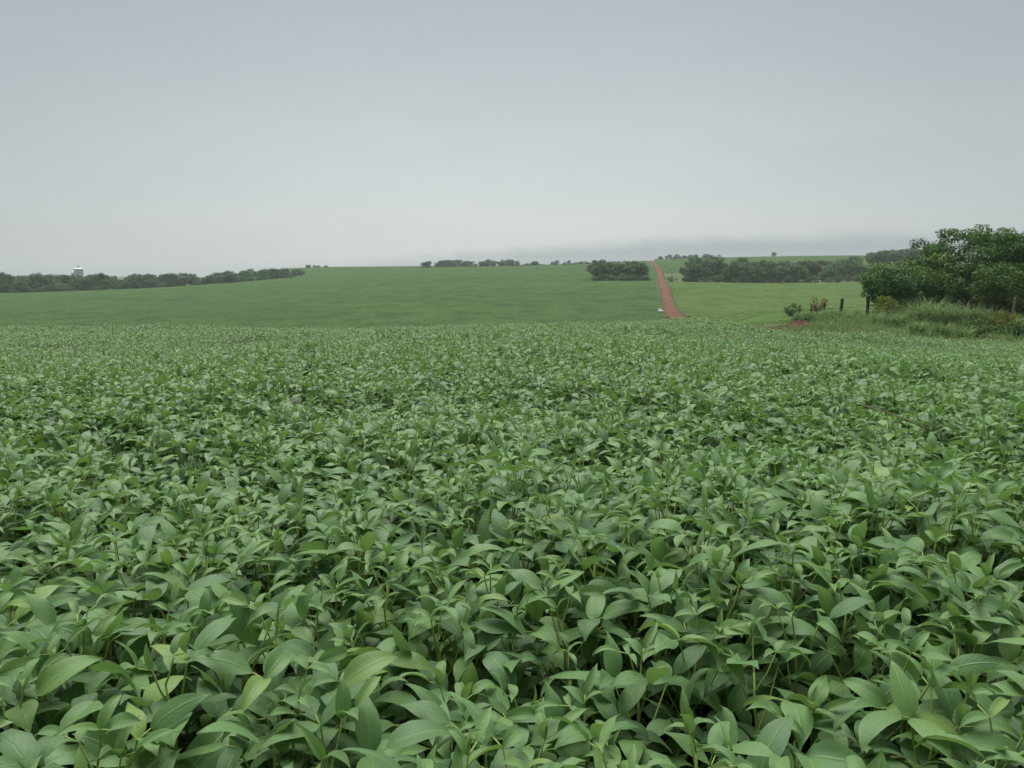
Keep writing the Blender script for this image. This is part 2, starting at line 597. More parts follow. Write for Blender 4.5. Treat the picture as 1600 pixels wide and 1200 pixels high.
# soil under the near crop, the plants' shade put into its colour
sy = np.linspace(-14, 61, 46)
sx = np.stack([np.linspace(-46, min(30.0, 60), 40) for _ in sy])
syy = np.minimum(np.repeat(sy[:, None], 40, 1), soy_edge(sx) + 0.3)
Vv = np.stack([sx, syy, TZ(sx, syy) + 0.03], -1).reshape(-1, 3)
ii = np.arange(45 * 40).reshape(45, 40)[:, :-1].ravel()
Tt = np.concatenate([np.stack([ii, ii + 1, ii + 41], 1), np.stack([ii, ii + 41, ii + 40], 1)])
o = obj('field_soil', mesh_tris('field_soil', Vv, Tt, M['soil_shade']))
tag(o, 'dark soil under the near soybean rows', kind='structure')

fy = np.unique(np.concatenate([np.arange(57, 170, 3), np.arange(170, 400, 4), np.arange(400, 800, 8)]).astype(float))
s = np.linspace(0, 1, 110)
edge_noise = np.interp(fy, np.arange(0, 1000, 7), rng.normal(0, 0.28, 143))
xl = np.clip(road_x(fy), -99, 999) - 2.5 + edge_noise
xl = np.where(fy < 168, np.interp(fy, [50, 58, 120, 168], [12.0, 12.6, 22, 33.4]), xl)
X = (-1.05 * fy - 60)[:, None] * (1 - s) + xl[:, None] * s
o = obj('far_field', grid_mesh('far_field', X, fy, 0.42, M['field'], True))
tag(o, 'smooth green soybean field rising beyond the crest to the horizon', kind='structure')

fy2 = np.unique(np.concatenate([np.arange(50, 170, 3), np.arange(170, 393, 4)]).astype(float))
edge2 = np.interp(fy2, np.arange(0, 1000, 7), rng.normal(0, 0.3, 143))
xr = np.interp(fy2, [49, 62, 75, 100, 390], [17, 24, 28, 47, 200])
xl2 = np.where(fy2 < 168, np.interp(fy2, [50, 58, 120, 168], [12.0, 12.6, 22, 33.4]) + 0.1, road_x(fy2) + 2.5 + edge2 + np.interp(fy2, [166, 200, 235], [1.0, 0.4, 0.0]))
X = xl2[:, None] * (1 - s) + xr[:, None] * s
o = obj('light_field', grid_mesh('light_field', X, fy2, 0.12, M['field_light'], True))
tag(o, 'lighter yellow green crop field on the right of the red road', kind='structure')
fy3 = np.arange(470, 860, 9.0)
X = (road_x(fy3) + 2.6)[:, None] * (1 - s) + (fy3 * 0.47)[:, None] * s
o = obj('hill_field', grid_mesh('hill_field', X, fy3, 0.4, M['field'], True))
tag(o, 'green field on the far hilltop behind the thicket', kind='structure')

# leaf tufts standing out of the far canopies where they are still near enough to show as grain
def tuft_layer(name, n, y0, y1, xf, zoff, mat, lab, seed):
    g_ = np.random.default_rng(seed)
    Y_ = y0 + (y1 - y0) * g_.random(n) ** 1.25
    xa, xb = xf(Y_)
    X_ = xa + (xb - xa) * g_.random(n)
    ok = np.abs(X_ / Y_) < 0.74
    X_, Y_ = X_[ok], Y_[ok]
    n = len(X_)
    C_ = np.stack([X_, Y_, TZ(X_, Y_) + zoff + g_.uniform(-0.01, 0.05, n)], 1)
    N_ = g_.normal(size=(n, 3)) * 0.33 + np.array([0, -0.1, 0.9])
    N_ /= np.linalg.norm(N_, axis=1)[:, None]
    a_ = g_.normal(size=(n, 3))
    a_ -= (a_ * N_).sum(1)[:, None] * N_
    a_ /= np.linalg.norm(a_, axis=1)[:, None]
    b_ = np.cross(N_, a_)
    s_ = g_.uniform(0.07, 0.17, n)[:, None]
    V_ = np.stack([C_ - a_ * s_, C_ - b_ * s_ * 0.6, C_ + a_ * s_, C_ + b_ * s_ * 0.6], 1).reshape(-1, 3)
    q_ = np.arange(n) * 4
    T_ = np.concatenate([np.stack([q_, q_ + 1, q_ + 2], 1), np.stack([q_, q_ + 2, q_ + 3], 1)])
    o_ = obj(name, mesh_tris(name, V_, T_, mat, None, {'rnd': np.repeat(g_.random(n), 4)}, False))
    tag(o_, lab, 'crop leaves', kind='stuff')


M['tuft'] = foliage_material('far_crop_leaves', [(0, (0.050, 0.100, 0.040, 1)), (0.6, (0.080, 0.142, 0.056, 1)), (1, (0.120, 0.190, 0.080, 1))], 0.2, (0.12, 0.22, 0.03, 1))
M['tuft_light'] = foliage_material('light_crop_leaves', [(0, (0.076, 0.125, 0.044, 1)), (0.6, (0.105, 0.160, 0.054, 1)), (1, (0.140, 0.195, 0.070, 1))], 0.2, (0.16, 0.24, 0.03, 1))
tuft_layer('far_crop_leaves', 80000, 150, 330, lambda y: (-0.72 * y, np.interp(y, fy, xl) - 0.4), 0.42, M['tuft'], 'fine leaf grain on the green field beyond the crest', 61)
tuft_layer('light_crop_leaves', 14000, 110, 330, lambda y: (np.interp(y, fy2, xl2) + 0.4, np.interp(y, fy2, xr) - 0.3), 0.12, M['tuft_light'], 'fine leaf grain on the lighter field right of the road', 62)

# dirt road with two worn wheel tracks
ry = np.concatenate([np.arange(164, 200, 3), np.arange(200, 860, 5)]).astype(float)
prof = np.linspace(-1, 1, 13)
halfw = 1.9 + np.interp(ry, np.arange(0, 1000, 11), rng.normal(0, 0.16, 91)) + np.interp(ry, [166, 200, 235], [0.35, 0.15, 0.0])
rag = rng.normal(0, 0.22, (len(ry), 2))
wl, wr = halfw + rag[:, 0], halfw + rag[:, 1]
X = road_x(ry)[:, None] + np.where(prof < 0, wl[:, None], wr[:, None]) * prof + np.interp(ry, [166, 200, 235], [0.0, 0.0, 0.0])[:, None]
me = grid_mesh('dirt_road', X, ry, 0.05, M['soil'])
co = np.empty(len(me.vertices) * 3, np.float32)
me.vertices.foreach_get('co', co)
co = co.reshape(-1, 13, 3)
co[:, :, 2] += (-0.07 * np.exp(-((np.abs(prof) - 0.45) / 0.16) ** 2) + 0.02)[None]
co[:, (0, -1), 2] -= 0.02
me.vertices.foreach_set('co', co.ravel())
o = obj('dirt_road', me)
tag(o, 'straight red dirt road climbing the far slope', kind='structure')


# ------------------------------------------------------------------ soybean leaflets
def leaflet(L, ratio, seed, nu, nv, droop, fold, young=0.0, pitch0=0.25, twist=0.0, wave=0.0):
    """leaflet growing along +X from its base, upper face +Z. Returns V, T, uv, young."""
    g = np.random.default_rng(seed)
    t = np.linspace(0, 1, nu + 1)
    tm = (t[:-1] + t[1:]) / 2
    ang = pitch0 - droop * tm ** 1.25
    px = np.concatenate([[0], np.cumsum(np.cos(ang))]) / nu * L
    pz = np.concatenate([[0], np.cumsum(np.sin(ang))]) / nu * L
    a = np.concatenate([[ang[0]], (ang[:-1] + ang[1:]) / 2, [ang[-1]]])
    wd = (t ** 0.60) * ((1 - t) ** 1.02) * (1 - 0.25 * np.exp(-((t - 0.86) / 0.09) ** 2))
    wd = wd / wd.max() * L * ratio / 2
    wd[0] = L * ratio * 0.07
    wd[-1] = L * 0.004
    vv = np.linspace(-1, 1, nv + 1)
    ph = g.uniform(0, 6.28)
    V, uv = [], []
    lat_bend = g.uniform(-0.12, 0.12)
    for i in range(nu + 1):
        tw = twist * t[i]
        nx, nz = -math.sin(a[i]), math.cos(a[i])
        for v in vv:
            y = v * wd[i]
            h = abs(y) * math.tan(fold) - 0.9 * y * y / (L * ratio) * (0.6 if fold < 0.3 else 0.3)
            h += wave * L * math.sin(9 * t[i] + ph + 1.5 * v) * abs(v) ** 2 * 0.5
            yy = y * math.cos(tw) - h * math.sin(tw)
            hh = y * math.sin(tw) + h * math.cos(tw)
            V.append((px[i] + nx * hh, yy * math.cos(fold * 0.6) + lat_bend * L * t[i] ** 2, pz[i] + nz * hh))
            uv.append((t[i], 0.5 + v / 2))
    c = nv + 1
    T = []
    for i in range(nu):
        for k in range(nv):
            q = i * c + k
            if (k < nv / 2):
                T += [(q, q + c, q + c + 1), (q, q + c + 1, q + 1)]
            else:
                T += [(q, q + c, q + 1), (q + 1, q + c, q + c + 1)]
    return np.array(V), np.array(T)[:, ::-1][:, [0, 2, 1]][:, ::-1], np.array(uv), np.full(len(V), young)


LEAFDEF = []
for k in range(14):
    g = np.random.default_rng(100 + k)
    young = (0.0, 0.0, 0.0, 0.1, 0.0, 0.05, 0.0, 0.15, 0.35, 0.5, 0.4, 0.85, 0.6, 0.2)[k]
    ratio = 0.445 - 0.14 * min(young * 1.6, 1) + g.uniform(-0.05, 0.05)
    LEAFDEF.append(dict(L=1.0, ratio=ratio, seed=k, droop=g.uniform(0.8, 2.1) * (1 - 0.35 * young), fold=g.uniform(0.10, 0.48) + 0.25 * young,
                        young=young, pitch0=g.uniform(0.25, 0.75), twist=g.uniform(-0.35, 0.35), wave=g.uniform(0.02, 0.07)))
LOD = [(8, 4), (4, 2), (3, 2), (2, 2), (2, 1)]
LEAFLETS = [[leaflet(nu=a, nv=b, **d) for d in LEAFDEF] for a, b in LOD]
LEAF_ME = [mesh_tris('leaflet', V, T, M['soy'], uv, {'young': y}) for V, T, uv, y in LEAFLETS[0]]


def rot_z(a):
    return np.array([[math.cos(a), -math.sin(a), 0], [math.sin(a), math.cos(a), 0], [0, 0, 1]])


def rot_y(a):
    return np.array([[math.cos(a), 0, math.sin(a)], [0, 1, 0], [-math.sin(a), 0, math.cos(a)]])


def rot_x(a):
    return np.array([[1, 0, 0], [0, math.cos(a), -math.sin(a)], [0, math.sin(a), math.cos(a)]])


def make_archetype(seed):
    """skeleton of one soybean plant: stem points, leaves (petiole points + three leaflet transforms), pods"""
    g = np.random.default_rng(seed)
    H = g.uniform(0.60, 0.72)
    n = 12
    sx_, sy_ = g.uniform(-0.06, 0.06, 2)
    stem = [np.array([sx_ * q + 0.012 * math.sin(7 * q + seed), sy_ * q, H * q]) for q in np.linspace(0, 1, 8)]
    leaves = []
    az = g.uniform(0, 6.28)
    for i in range(n):
        q = 0.20 + 0.80 * i / (n - 1)
        k = min(int(q * 7), 6)
        fr = q * 7 - k
        b = stem[k] * (1 - fr) + stem[k + 1] * fr
        az += math.pi * 0.76 + g.uniform(-0.5, 0.5)
        plen = (0.22 - 0.13 * (max(q - 0.3, 0) / 0.7) ** 2) * g.uniform(0.8, 1.2)
        lean = (1.0 - 0.62 * (q - 0.3) / 0.7) * g.uniform(0.8, 1.15)
        d = np.array([math.cos(az) * math.sin(lean), math.sin(az) * math.sin(lean), math.cos(lean)])
        d2 = np.array([math.cos(az) * math.sin(lean * 0.7), math.sin(az) * math.sin(lean * 0.7), math.cos(lean * 0.7)])
        p1 = b + d * plen * 0.5
        p2 = p1 + d2 * plen * 0.5
        top = (i >= n - 2)
        size = (0.136 if q < 0.8 else 0.121) * g.uniform(0.85, 1.15)
        if top:
            size = g.uniform(0.066, 0.105)
        d2h = np.array([math.cos(az), math.sin(az), 0.35])
        p3 = p2 + d2h * 0.028
        ls = []
        for which in range(3):
            if top:
                var = int(g.choice([9, 10, 11, 12]))
            elif i == n - 3:
                var = int(g.choice([3, 7, 8, 9, 13]))
            else:
                var = int(g.choice([0, 1, 2, 3, 4, 5, 6, 7, 13]))
            if which == 0:
                head, base, sc = az + g.uniform(-0.25, 0.25), p3, size * 1.08
            else:
                sg = 1 if which == 1 else -1
                head, base, sc = az + sg * g.uniform(1.15, 1.85), p2, size * g.uniform(0.85, 1.0)
            up = g.uniform(-0.40, 0.40) + (0.40 if top else 0.0)
            if g.random() < 0.09:
                up += 0.7
            roll = g.normal(0, 0.32)
            Rm = rot_z(head) @ rot_y(-up) @ rot_x(roll)
            ls.append((var, base, Rm, sc))
        leaves.append(dict(pet=[b, p1, p2, p3], ls=ls))
    pods = []
    for j in range(3):
        q = g.uniform(0.45, 0.8)
        k = int(q * 7)
        b = stem[k]
        a = g.uniform(0, 6.28)
        dr = np.array([math.cos(a), math.sin(a), 0])
        pods.append([b, b + dr * 0.022 + [0, 0, -0.005], b + dr * 0.036 + [0, 0, -0.025], b + dr * 0.040 + [0, 0, -0.048]])
    return dict(stem=stem, leaves=leaves, pods=pods, H=H)


NARCH = 12
ARCH = [make_archetype(40 + k) for k in range(NARCH)]

# object-level meshes of the near plants
PET_R = [0.0026, 0.0022, 0.0019, 0.0014]
for A in ARCH:
    V, T = tube(A['stem'], np.linspace(0.0055, 0.0028, 8), 6)
    A['stem_me'] = mesh_tris('stem', V, T, M['stem'])
    for lf in A['leaves']:
        org = lf['pet'][0]
        V, T = tube(np.array(lf['pet']) - org, PET_R, 5)
        lf['pet_me'] = mesh_tris('petiole', V, T, M['stem'])
        # joined leaf (petiole + three leaflets) for the smaller ones: leaflets only, petiole stays green through its own slot
        Vs, Ts, uvs, yg, mi = [V], [T], [np.zeros((len(V), 2))], [np.zeros(len(V))], [np.ones(len(T), int)]
        off = len(V)
        for var, base, Rm, sc in lf['ls']:
            v, t_, uv_, y_ = LEAFLETS[1][var]
            Vs.append((v * sc) @ Rm.T + (base - org))
            Ts.append(t_ + off)
            uvs.append(uv_)
            yg.append(y_)
            mi.append(np.zeros(len(t_), int))
            off += len(v)
        me = mesh_tris('leaf', np.concatenate(Vs), np.concatenate(Ts), M['soy'], np.concatenate(uvs), {'young': np.concatenate(yg)})
        me.materials.append(M['stem'])
        me.polygons.foreach_set('material_index', np.concatenate(mi).astype(np.int32))
        lf['joined_me'] = me
    A['pod_me'] = []
    for p in A['pods']:
        V, T = tube(p, [0.0014, 0.005, 0.0052, 0.001], 6)
        A['pod_me'].append(mesh_tris('pod', V, T, M['pod']))

# merged arrays per archetype and LOD for the mass of the crop
FLAT = []
for A in ARCH:
    per = []
    for lod in (1, 2, 3, 4):
        Vs, Ts, uvs, yg, rn, mi, off = [], [], [], [], [], [], 0
        g = np.random.default_rng(int(A['H'] * 1e6))
        if lod < 3:
            V, T = tube(A['stem'][2:], 0.004, 3, False)
            Vs.append(V); Ts.append(T); uvs.append(np.zeros((len(V), 2))); yg.append(np.zeros(len(V))); rn.append(np.zeros(len(V))); mi.append(np.ones(len(T), int))
            off = len(V)
        first = (0, 0, 2, 4, 6)[lod]
        for li, lf in enumerate(A['leaves'][first:]):
            if lod < 3:
                V, T = tube(lf['pet'][:3], 0.0026, 3, False)
                Vs.append(V); Ts.append(T + off); uvs.append(np.zeros((len(V), 2))); yg.append(np.zeros(len(V))); rn.append(np.zeros(len(V))); mi.append(np.ones(len(T), int))
                off += len(V)
            for var, base, Rm, sc in lf['ls']:
                v, t_, uv_, y_ = LEAFLETS[lod][var]
                Vs.append((v * sc * (1.0, 1.0, 1.0, 1.05, 1.04)[lod]) @ Rm.T + base)
                Ts.append(t_ + off); uvs.append(uv_); yg.append(y_); rn.append(np.full(len(v), g.random())); mi.append(np.zeros(len(t_), int))
                off += len(v)
        per.append(tuple(np.concatenate(q) for q in (Vs, Ts, uvs, yg, rn, mi)))
    FLAT.append(per)


# ------------------------------------------------------------------ where the plants stand
def lattice(x0, x1, y0, y1, step):
    gx, gy = np.meshgrid(np.arange(x0, x1, step), np.arange(y0, y1, step))
    p = np.stack([gx.ravel(), gy.ravel()], 1)
    return p + rng.uniform(-0.42, 0.42, p.shape) * step


def vnoise(p, scale, seed):
    """smooth value noise in numpy"""
    g = np.random.default_rng(seed)
    tab = g.random((64, 64))
    q = p / scale
    i = np.floor(q).astype(int)
    f = q - i
    f = f * f * (3 - 2 * f)
    a = tab[i[:, 0] % 64, i[:, 1] % 64]; b = tab[(i[:, 0] + 1) % 64, i[:, 1] % 64]
    c = tab[i[:, 0] % 64, (i[:, 1] + 1) % 64]; d = tab[(i[:, 0] + 1) % 64, (i[:, 1] + 1) % 64]
    return (a * (1 - f[:, 0]) + b * f[:, 0]) * (1 - f[:, 1]) + (c * (1 - f[:, 0]) + d * f[:, 0]) * f[:, 1]


def frustum(p, extra):
    return (np.abs(p[:, 0]) < 0.70 * p[:, 1] + extra) & (p[:, 1] < soy_edge(p[:, 0]))


P1 = lattice(-11, 11, 0.35, 10, 0.190)
P1 = P1[frustum(P1, 1.6)]
P2 = lattice(-16, 16, 10, 17, 0.25)
P2 = P2[frustum(P2, 1.5)]
P3 = np.concatenate([lattice(-24, 24, 17, 30, 0.33), lattice(-45, 26, 30, 60, 0.42)])
P3 = P3[frustum(P3, 2.5)]
PTS = np.concatenate([P1, P2, P3])
LODI = np.concatenate([(P1[:, 1] > 6.2).astype(int), np.full(len(P2), 2), np.full(len(P3), 3)])
HS = 0.84 + 0.26 * vnoise(PTS, 1.5, 3) + 0.16 * (vnoise(PTS, 0.55, 4) - 0.5) + rng.normal(0, 0.035, len(PTS))
HS = HS * (1 + (0.06 + 0.20 * np.clip((PTS[:, 1] - 4) / 8, 0, 1)) * (vnoise(PTS * [0.38, 1.0], 4.2, 9) - 0.5) * 2)
ZS = TZ(PTS[:, 0], PTS[:, 1])
RZ = rng.uniform(0, 2 * math.pi, len(PTS))
AI = rng.integers(0, NARCH, len(PTS))
TX = rng.normal(0, 0.07, (len(PTS), 2))

# screen test for the individuals
c_, s_ = math.cos(PITCH), math.sin(PITCH)
relz = ZS + HS * 0.72 - EYE
depth = c_ * PTS[:, 1] - s_ * relz
yy_ = s_ * PTS[:, 1] + c_ * relz
uu = 800 + F * PTS[:, 0] / depth
vv_ = 600 - F * yy_ / depth
vis = (uu > -60) & (uu < 1660) & (vv_ < 1290) & (depth > 0.5)
order = np.argsort(np.where(vis, depth, 1e9))
IND = order[:300]
ind_set = np.zeros(len(PTS), bool)
ind_set[IND] = True

# the rest of the crop: one mesh
bV, bT, bU, bY, bR, bM, off = [], [], [], [], [], [], 0
for a in range(NARCH):
    for l in range(4):
        sel = np.where((AI == a) & (LODI == l) & ~ind_set)[0]
        if not len(sel):
            continue
        V, T, uv, yg, rn, mi = FLAT[a][l]
        c, s2 = np.cos(RZ[sel]), np.sin(RZ[sel])
        sc = HS[sel]
        X = V[None, :, 0] * c[:, None] - V[None, :, 1] * s2[:, None] + TX[sel, 0][:, None] * V[None, :, 2]
        Y = V[None, :, 0] * s2[:, None] + V[None, :, 1] * c[:, None] + TX[sel, 1][:, None] * V[None, :, 2]
        wide = (0.5 + 0.5 * sc)[:, None] * (1 + 0.08 * np.clip((PTS[sel, 1] - 28) / 12, 0, 1))[:, None]
        out = np.stack([X * wide + PTS[sel, 0][:, None], Y * wide + PTS[sel, 1][:, None],
                        V[None, :, 2] * sc[:, None] + ZS[sel][:, None]], -1)
        m_, n_ = len(sel), len(V)
        bV.append(out.reshape(-1, 3).astype(np.float32))
        bT.append((T[None] + (np.arange(m_) * n_)[:, None, None] + off).reshape(-1, 3))
        bU.append(np.tile(uv, (m_, 1)))
        bY.append(np.tile(yg, m_))
        bR.append(((rn[None] + rng.random(m_)[:, None]) % 1.0).ravel())
        bM.append(np.tile(mi, m_))
        off += m_ * n_
me = mesh_tris('soybean_crop', np.concatenate(bV), np.concatenate(bT), M['soy'], np.concatenate(bU),
               {'young': np.concatenate(bY), 'rnd': np.concatenate(bR)})
me.materials.append(M['stem'])
me.polygons.foreach_set('material_index', np.concatenate(bM).astype(np.int32))
o = obj('soybean_crop', me)
tag(o, 'dense soybean crop stretching from the near plants to the crest', 'soybean crop', kind='stuff')
print('crop tris', len(me.polygons), 'plants', len(PTS))
del bV, bT, bU, bY, bR, bM

# the 300 nearest plants, one by one
GROUP = 'soybean plants nearest the camera'
BAND = ['front', 'second', 'third', 'fourth', 'fifth', 'sixth', 'seventh', 'eighth', 'ninth', 'tenth', 'eleventh', 'twelfth', 'thirteenth', 'fourteenth', 'fifteenth']
ORD = ['leftmost', 'second from left', 'third from left', 'fourth from left', 'fifth from left', 'sixth from left', 'seventh from left',
       'eighth from left', 'ninth from left', 'tenth from left', 'tenth from right', 'ninth from right', 'eighth from right', 'seventh from right',
       'sixth from right', 'fifth from right', 'fourth from right', 'third from right', 'second from right', 'rightmost']
plant_label = {}
by_row = sorted(IND, key=lambda i: -vv_[i])
for b in range(15):
    for k, i in enumerate(sorted(by_row[b * 20:b * 20 + 20], key=lambda i: uu[i])):
        plant_label[int(i)] = 'leafy soybean plant, %s in the %s rank up from the bottom edge' % (ORD[k], BAND[b])
for rank, i in enumerate(IND):
    A = ARCH[AI[i]]
    e = obj('soybean_plant', None)
    e.empty_display_size = 0.05
    wd = 0.5 + 0.5 * HS[i]
    e.matrix_world = (Matrix.Translation((PTS[i, 0], PTS[i, 1], ZS[i])) @ Matrix.Rotation(TX[i, 0], 4, 'Y') @ Matrix.Rotation(-TX[i, 1], 4, 'X')
                      @ Matrix.Rotation(RZ[i], 4, 'Z') @ Matrix.Diagonal((wd, wd, HS[i], 1)))
    lab = plant_label[int(i)]
    tag(e, lab, 'soybean plant', GROUP)
    obj('stem', A['stem_me'], e)
    if rank < 130:
        for lf in A['leaves']:
            org = lf['pet'][0]
            le = obj('leaf', lf['pet_me'], e, loc=tuple(org))
            for var, base, Rm, sc in lf['ls']:
                m4 = Matrix(Rm.tolist()).to_4x4() @ Matrix.Scale(float(sc), 4)
                m4.translation = Vector(base - org)
                ch = bpy.data.objects.new('leaflet', LEAF_ME[var])
                COL.objects.link(ch)
                ch.parent = le
                ch.matrix_local = m4
        for pm in A['pod_me']:
            obj('pod', pm, e)
    else:
        for lf in A['leaves'][1:]:
            obj('leaf', lf['joined_me'], e, loc=tuple(lf['pet'][0]))


# ------------------------------------------------------------------ trees
def leaf_quads(C, N, size, g, aspect=0.55):
    """rhombic leaves at centres C with normals N"""
    n = len(C)
    a = g.normal(size=(n, 3))
    a -= (a * N).sum(1)[:, None] * N
    a /= np.linalg.norm(a, axis=1)[:, None] + 1e-9
    b = np.cross(N, a)
    s = (size * g.uniform(0.65, 1.35, n))[:, None]
    V = np.stack([C - a * s * 0.5, C - b * s * aspect * 0.5, C + a * s * 0.5 - N * s * 0.12, C + b * s * aspect * 0.5], 1).reshape(-1, 3)
    q = np.arange(n) * 4
    T = np.concatenate([np.stack([q, q + 1, q + 2], 1), np.stack([q, q + 2, q + 3], 1)])
    rn = np.repeat(g.random(n), 4)
    return V, T, rn


def build_tree(seed, h, w, trunk_h, nclump, per, leaf, clump_r, flat=0.75, lean=0.0, bare=0.0):
    """returns (trunk_mesh_arrays, crown arrays): trunk with limbs to the clumps, leaves in uneven clumps"""
    g = np.random.default_rng(seed)
    cz = (trunk_h + h) / 2
    rz = (h - trunk_h) / 2
    C = []
    while len(C) < nclump:
        d = g.normal(size=3)
        d /= np.linalg.norm(d)
        r = g.uniform(0.45, 1.0) ** 0.6
        p = np.array([d[0] * w / 2 * r, d[1] * w / 2 * r, cz + d[2] * rz * r * (1.0 if d[2] > 0 else 0.85)])
        lump = 1 + 0.22 * math.sin(2.3 * math.atan2(d[1], d[0]) + seed) * (1 - abs(d[2]))
        p[:2] *= lump
        p[0] += lean * (p[2] - trunk_h)
        C.append(p)
    C = np.array(C)
    tips = []
    parts = []
    tr = max(0.05, h * 0.022)
    fork = np.array([lean * 0.3, 0, trunk_h * 0.75 + 0.1])
    V, T = tube([(0, 0, -0.15), (0.03 * h * g.normal() * 0.3, 0.02, trunk_h * 0.4), fork], [tr * 1.25, tr, tr * 0.85], 7)
    parts.append((V, T))
    for k in g.choice(len(C), min(len(C), 16), replace=False):
        m = fork * 0.45 + C[k] * 0.55 + g.normal(size=3) * 0.05 * w
        m[2] -= 0.05 * h
        parts.append(tube([fork, m, C[k]], [tr * 0.55, tr * 0.3, tr * 0.08], 5))
    tv, tt_ = join(parts)
    LV, LN, RN = [], [], []
    rr = clump_r * g.uniform(0.6, 1.35, len(C))
    shade = g.random(len(C))
    for p, r, sh in zip(C, rr, shade):
        n = int(per * (r / clump_r) ** 2)
        d = g.normal(size=(n, 3))
        d /= np.linalg.norm(d, axis=1)[:, None]
        rad = r * (0.35 + 0.65 * g.random(n) ** 0.5)
        c = p + d * rad[:, None] * np.array([1, 1, flat])
        nn = d * 0.6 + np.array([0, 0, 0.8]) + g.normal(size=(n, 3)) * 0.55
        nn /= np.linalg.norm(nn, axis=1)[:, None]
        LV.append(c)
        LN.append(nn)
        RN.append(np.full(n, sh))
    V, T, rn = leaf_quads(np.concatenate(LV), np.concatenate(LN), leaf, g)
    rn = np.clip(0.72 * np.repeat(np.concatenate(RN), 4) + 0.28 * rn, 0, 0.999)
    keep = V[:, 2] > 0.02
    V[~keep, 2] = 0.02
    return (tv, tt_), (V, T, rn)


def tree_meshes(name, mat, *a, **k):
    (tv, tt_), (V, T, rn) = build_tree(*a, **k)
    return (mesh_tris('trunk', tv, tt_, M['bark']), mesh_tris('crown', V, T, mat, None, {'rnd': rn}, smooth=False))


def plant_tree(name, meshes, loc, rz, sc, label, cat, group=None, parts=('trunk', 'crown')):
    e = obj(name, None)
    e.location = loc
    e.rotation_euler = (0, 0, rz)
    e.scale = sc if hasattr(sc, '__len__') else (sc, sc, sc)
    tag(e, label, cat, group)
    for pn, me_ in zip(parts, meshes):
        obj(pn, me_, e)
    return e


# far trees: eight kinds of crown about 7 m tall, copied along the woods
FAR = []
for k in range(8):
    mat = M['tree_far'] if k % 3 else M['tree_olive']
    FAR.append(tree_meshes('far', mat, 200 + k, 7.0, 6.0 + (k % 3), 0.9 + 0.3 * (k % 2), 30, 75, 0.50, 1.05, 0.75))


M['scrub'] = foliage_material('scrub_leaves', [(0, (0.060, 0.120, 0.040, 1)), (0.6, (0.100, 0.175, 0.055, 1)), (1, (0.165, 0.225, 0.085, 1))], 0.2, (0.14, 0.20, 0.03, 1))
SHRUB = [tree_meshes('shrub', M['scrub'], 260 + k, 6.5, 8.0 + 1.5 * (k % 2), 0.4, 26, 70, 0.55, 1.3, 0.75) for k in range(4)]


def ordinal(k, n):
    names = ['first', 'second', 'third', 'fourth', 'fifth', 'sixth', 'seventh', 'eighth', 'ninth', 'tenth', 'eleventh', 'twelfth', 'thirteenth',
             'fourteenth', 'fifteenth', 'sixteenth', 'seventeenth', 'eighteenth', 'nineteenth', 'twentieth', 'twenty-first', 'twenty-second',
             'twenty-third', 'twenty-fourth', 'twenty-fifth', 'twenty-sixth']
    if k == 0:
        return 'leftmost'
    if k == n - 1:
        return 'rightmost'
    return names[k] + ' from the left' if k < (n + 1) // 2 else names[n - 1 - k] + ' from the right'


def wood(n, fn, name, label, group, smin, smax, seed, near=0.5):
    g = np.random.default_rng(seed)
    pts = []
    tries = 0
    while len(pts) < n and tries < 20000:
        tries += 1
        x, y, k = fn(g)
        lim = 6.0 * k * near
        if all((x - p[0]) ** 2 + (y - p[1]) ** 2 > lim * lim for p in pts):
            pts.append((x, y, k))
    pts.sort(key=lambda p: p[0] / p[1])
    for j, (x, y, k) in enumerate(pts):
        s0 = g.uniform(smin, smax) * k
        lab = label % ordinal(j, len(pts)) if '%s' in label else label
        plant_tree(name, SHRUB[g.integers(0, 4)] if 'shrub' in name else FAR[g.integers(0, 8)], (x, y, tz(x, y) - 0.2), g.uniform(0, 6.28), (s0 * g.uniform(0.9, 1.25), s0 * g.uniform(0.9, 1.25), s0), lab,
                   'shrub' if 'shrub' in name else 'tree', group)
    return pts


def belt_fn(u0, u1, y0, y1, depth0, depth1, k0=1.0, k1=1.0):
    def f(g):
        q = g.random()
        u = u0 + (u1 - u0) * q
        y = y0 + (y1 - y0) * q + g.random() * (depth0 + (depth1 - depth0) * q)
        return ray(u, HOR)[0] * y, y, k0 + (k1 - k0) * q
    return f


LW = 'trees of the left wood'
wood(48, belt_fn(-70, 445, 374, 578, 10, 8, 0.95, 0.85), 'woodland_tree', 'dark leafy tree, %s along the front edge of the left wood', 'front trees of the left wood', 0.55, 1.2, 1, 0.3)
wood(42, belt_fn(-70, 105, 388, 455, 75, 62, 1.35, 1.25), 'woodland_tree', 'dark leafy tree, %s inside the left wood before the silo', LW, 0.6, 1.3, 21, 0.5)
wood(42, belt_fn(105, 275, 455, 520, 62, 50, 1.25, 1.1), 'woodland_tree', 'dark leafy tree, %s inside the left wood just past the silo', LW, 0.6, 1.3, 31, 0.5)
wood(36, belt_fn(275, 445, 520, 586, 50, 35, 1.1, 1.0), 'woodland_tree', 'dark leafy tree, %s inside the narrowing part of the left wood', LW, 0.6, 1.3, 32, 0.5)
wood(46, belt_fn(-70, 200, 371, 480, 4, 4, 0.5, 0.5), 'woodland_shrub', 'low dark shrub, %s at the broad foot of the left wood', 'shrubs at the foot of the left wood', 0.7, 1.2, 22, 0.25)
wood(44, belt_fn(200, 470, 480, 590, 4, 4, 0.5, 0.5), 'woodland_shrub', 'low dark shrub, %s at the narrowing foot of the left wood', 'shrubs at the foot of the left wood', 0.7, 1.2, 33, 0.25)
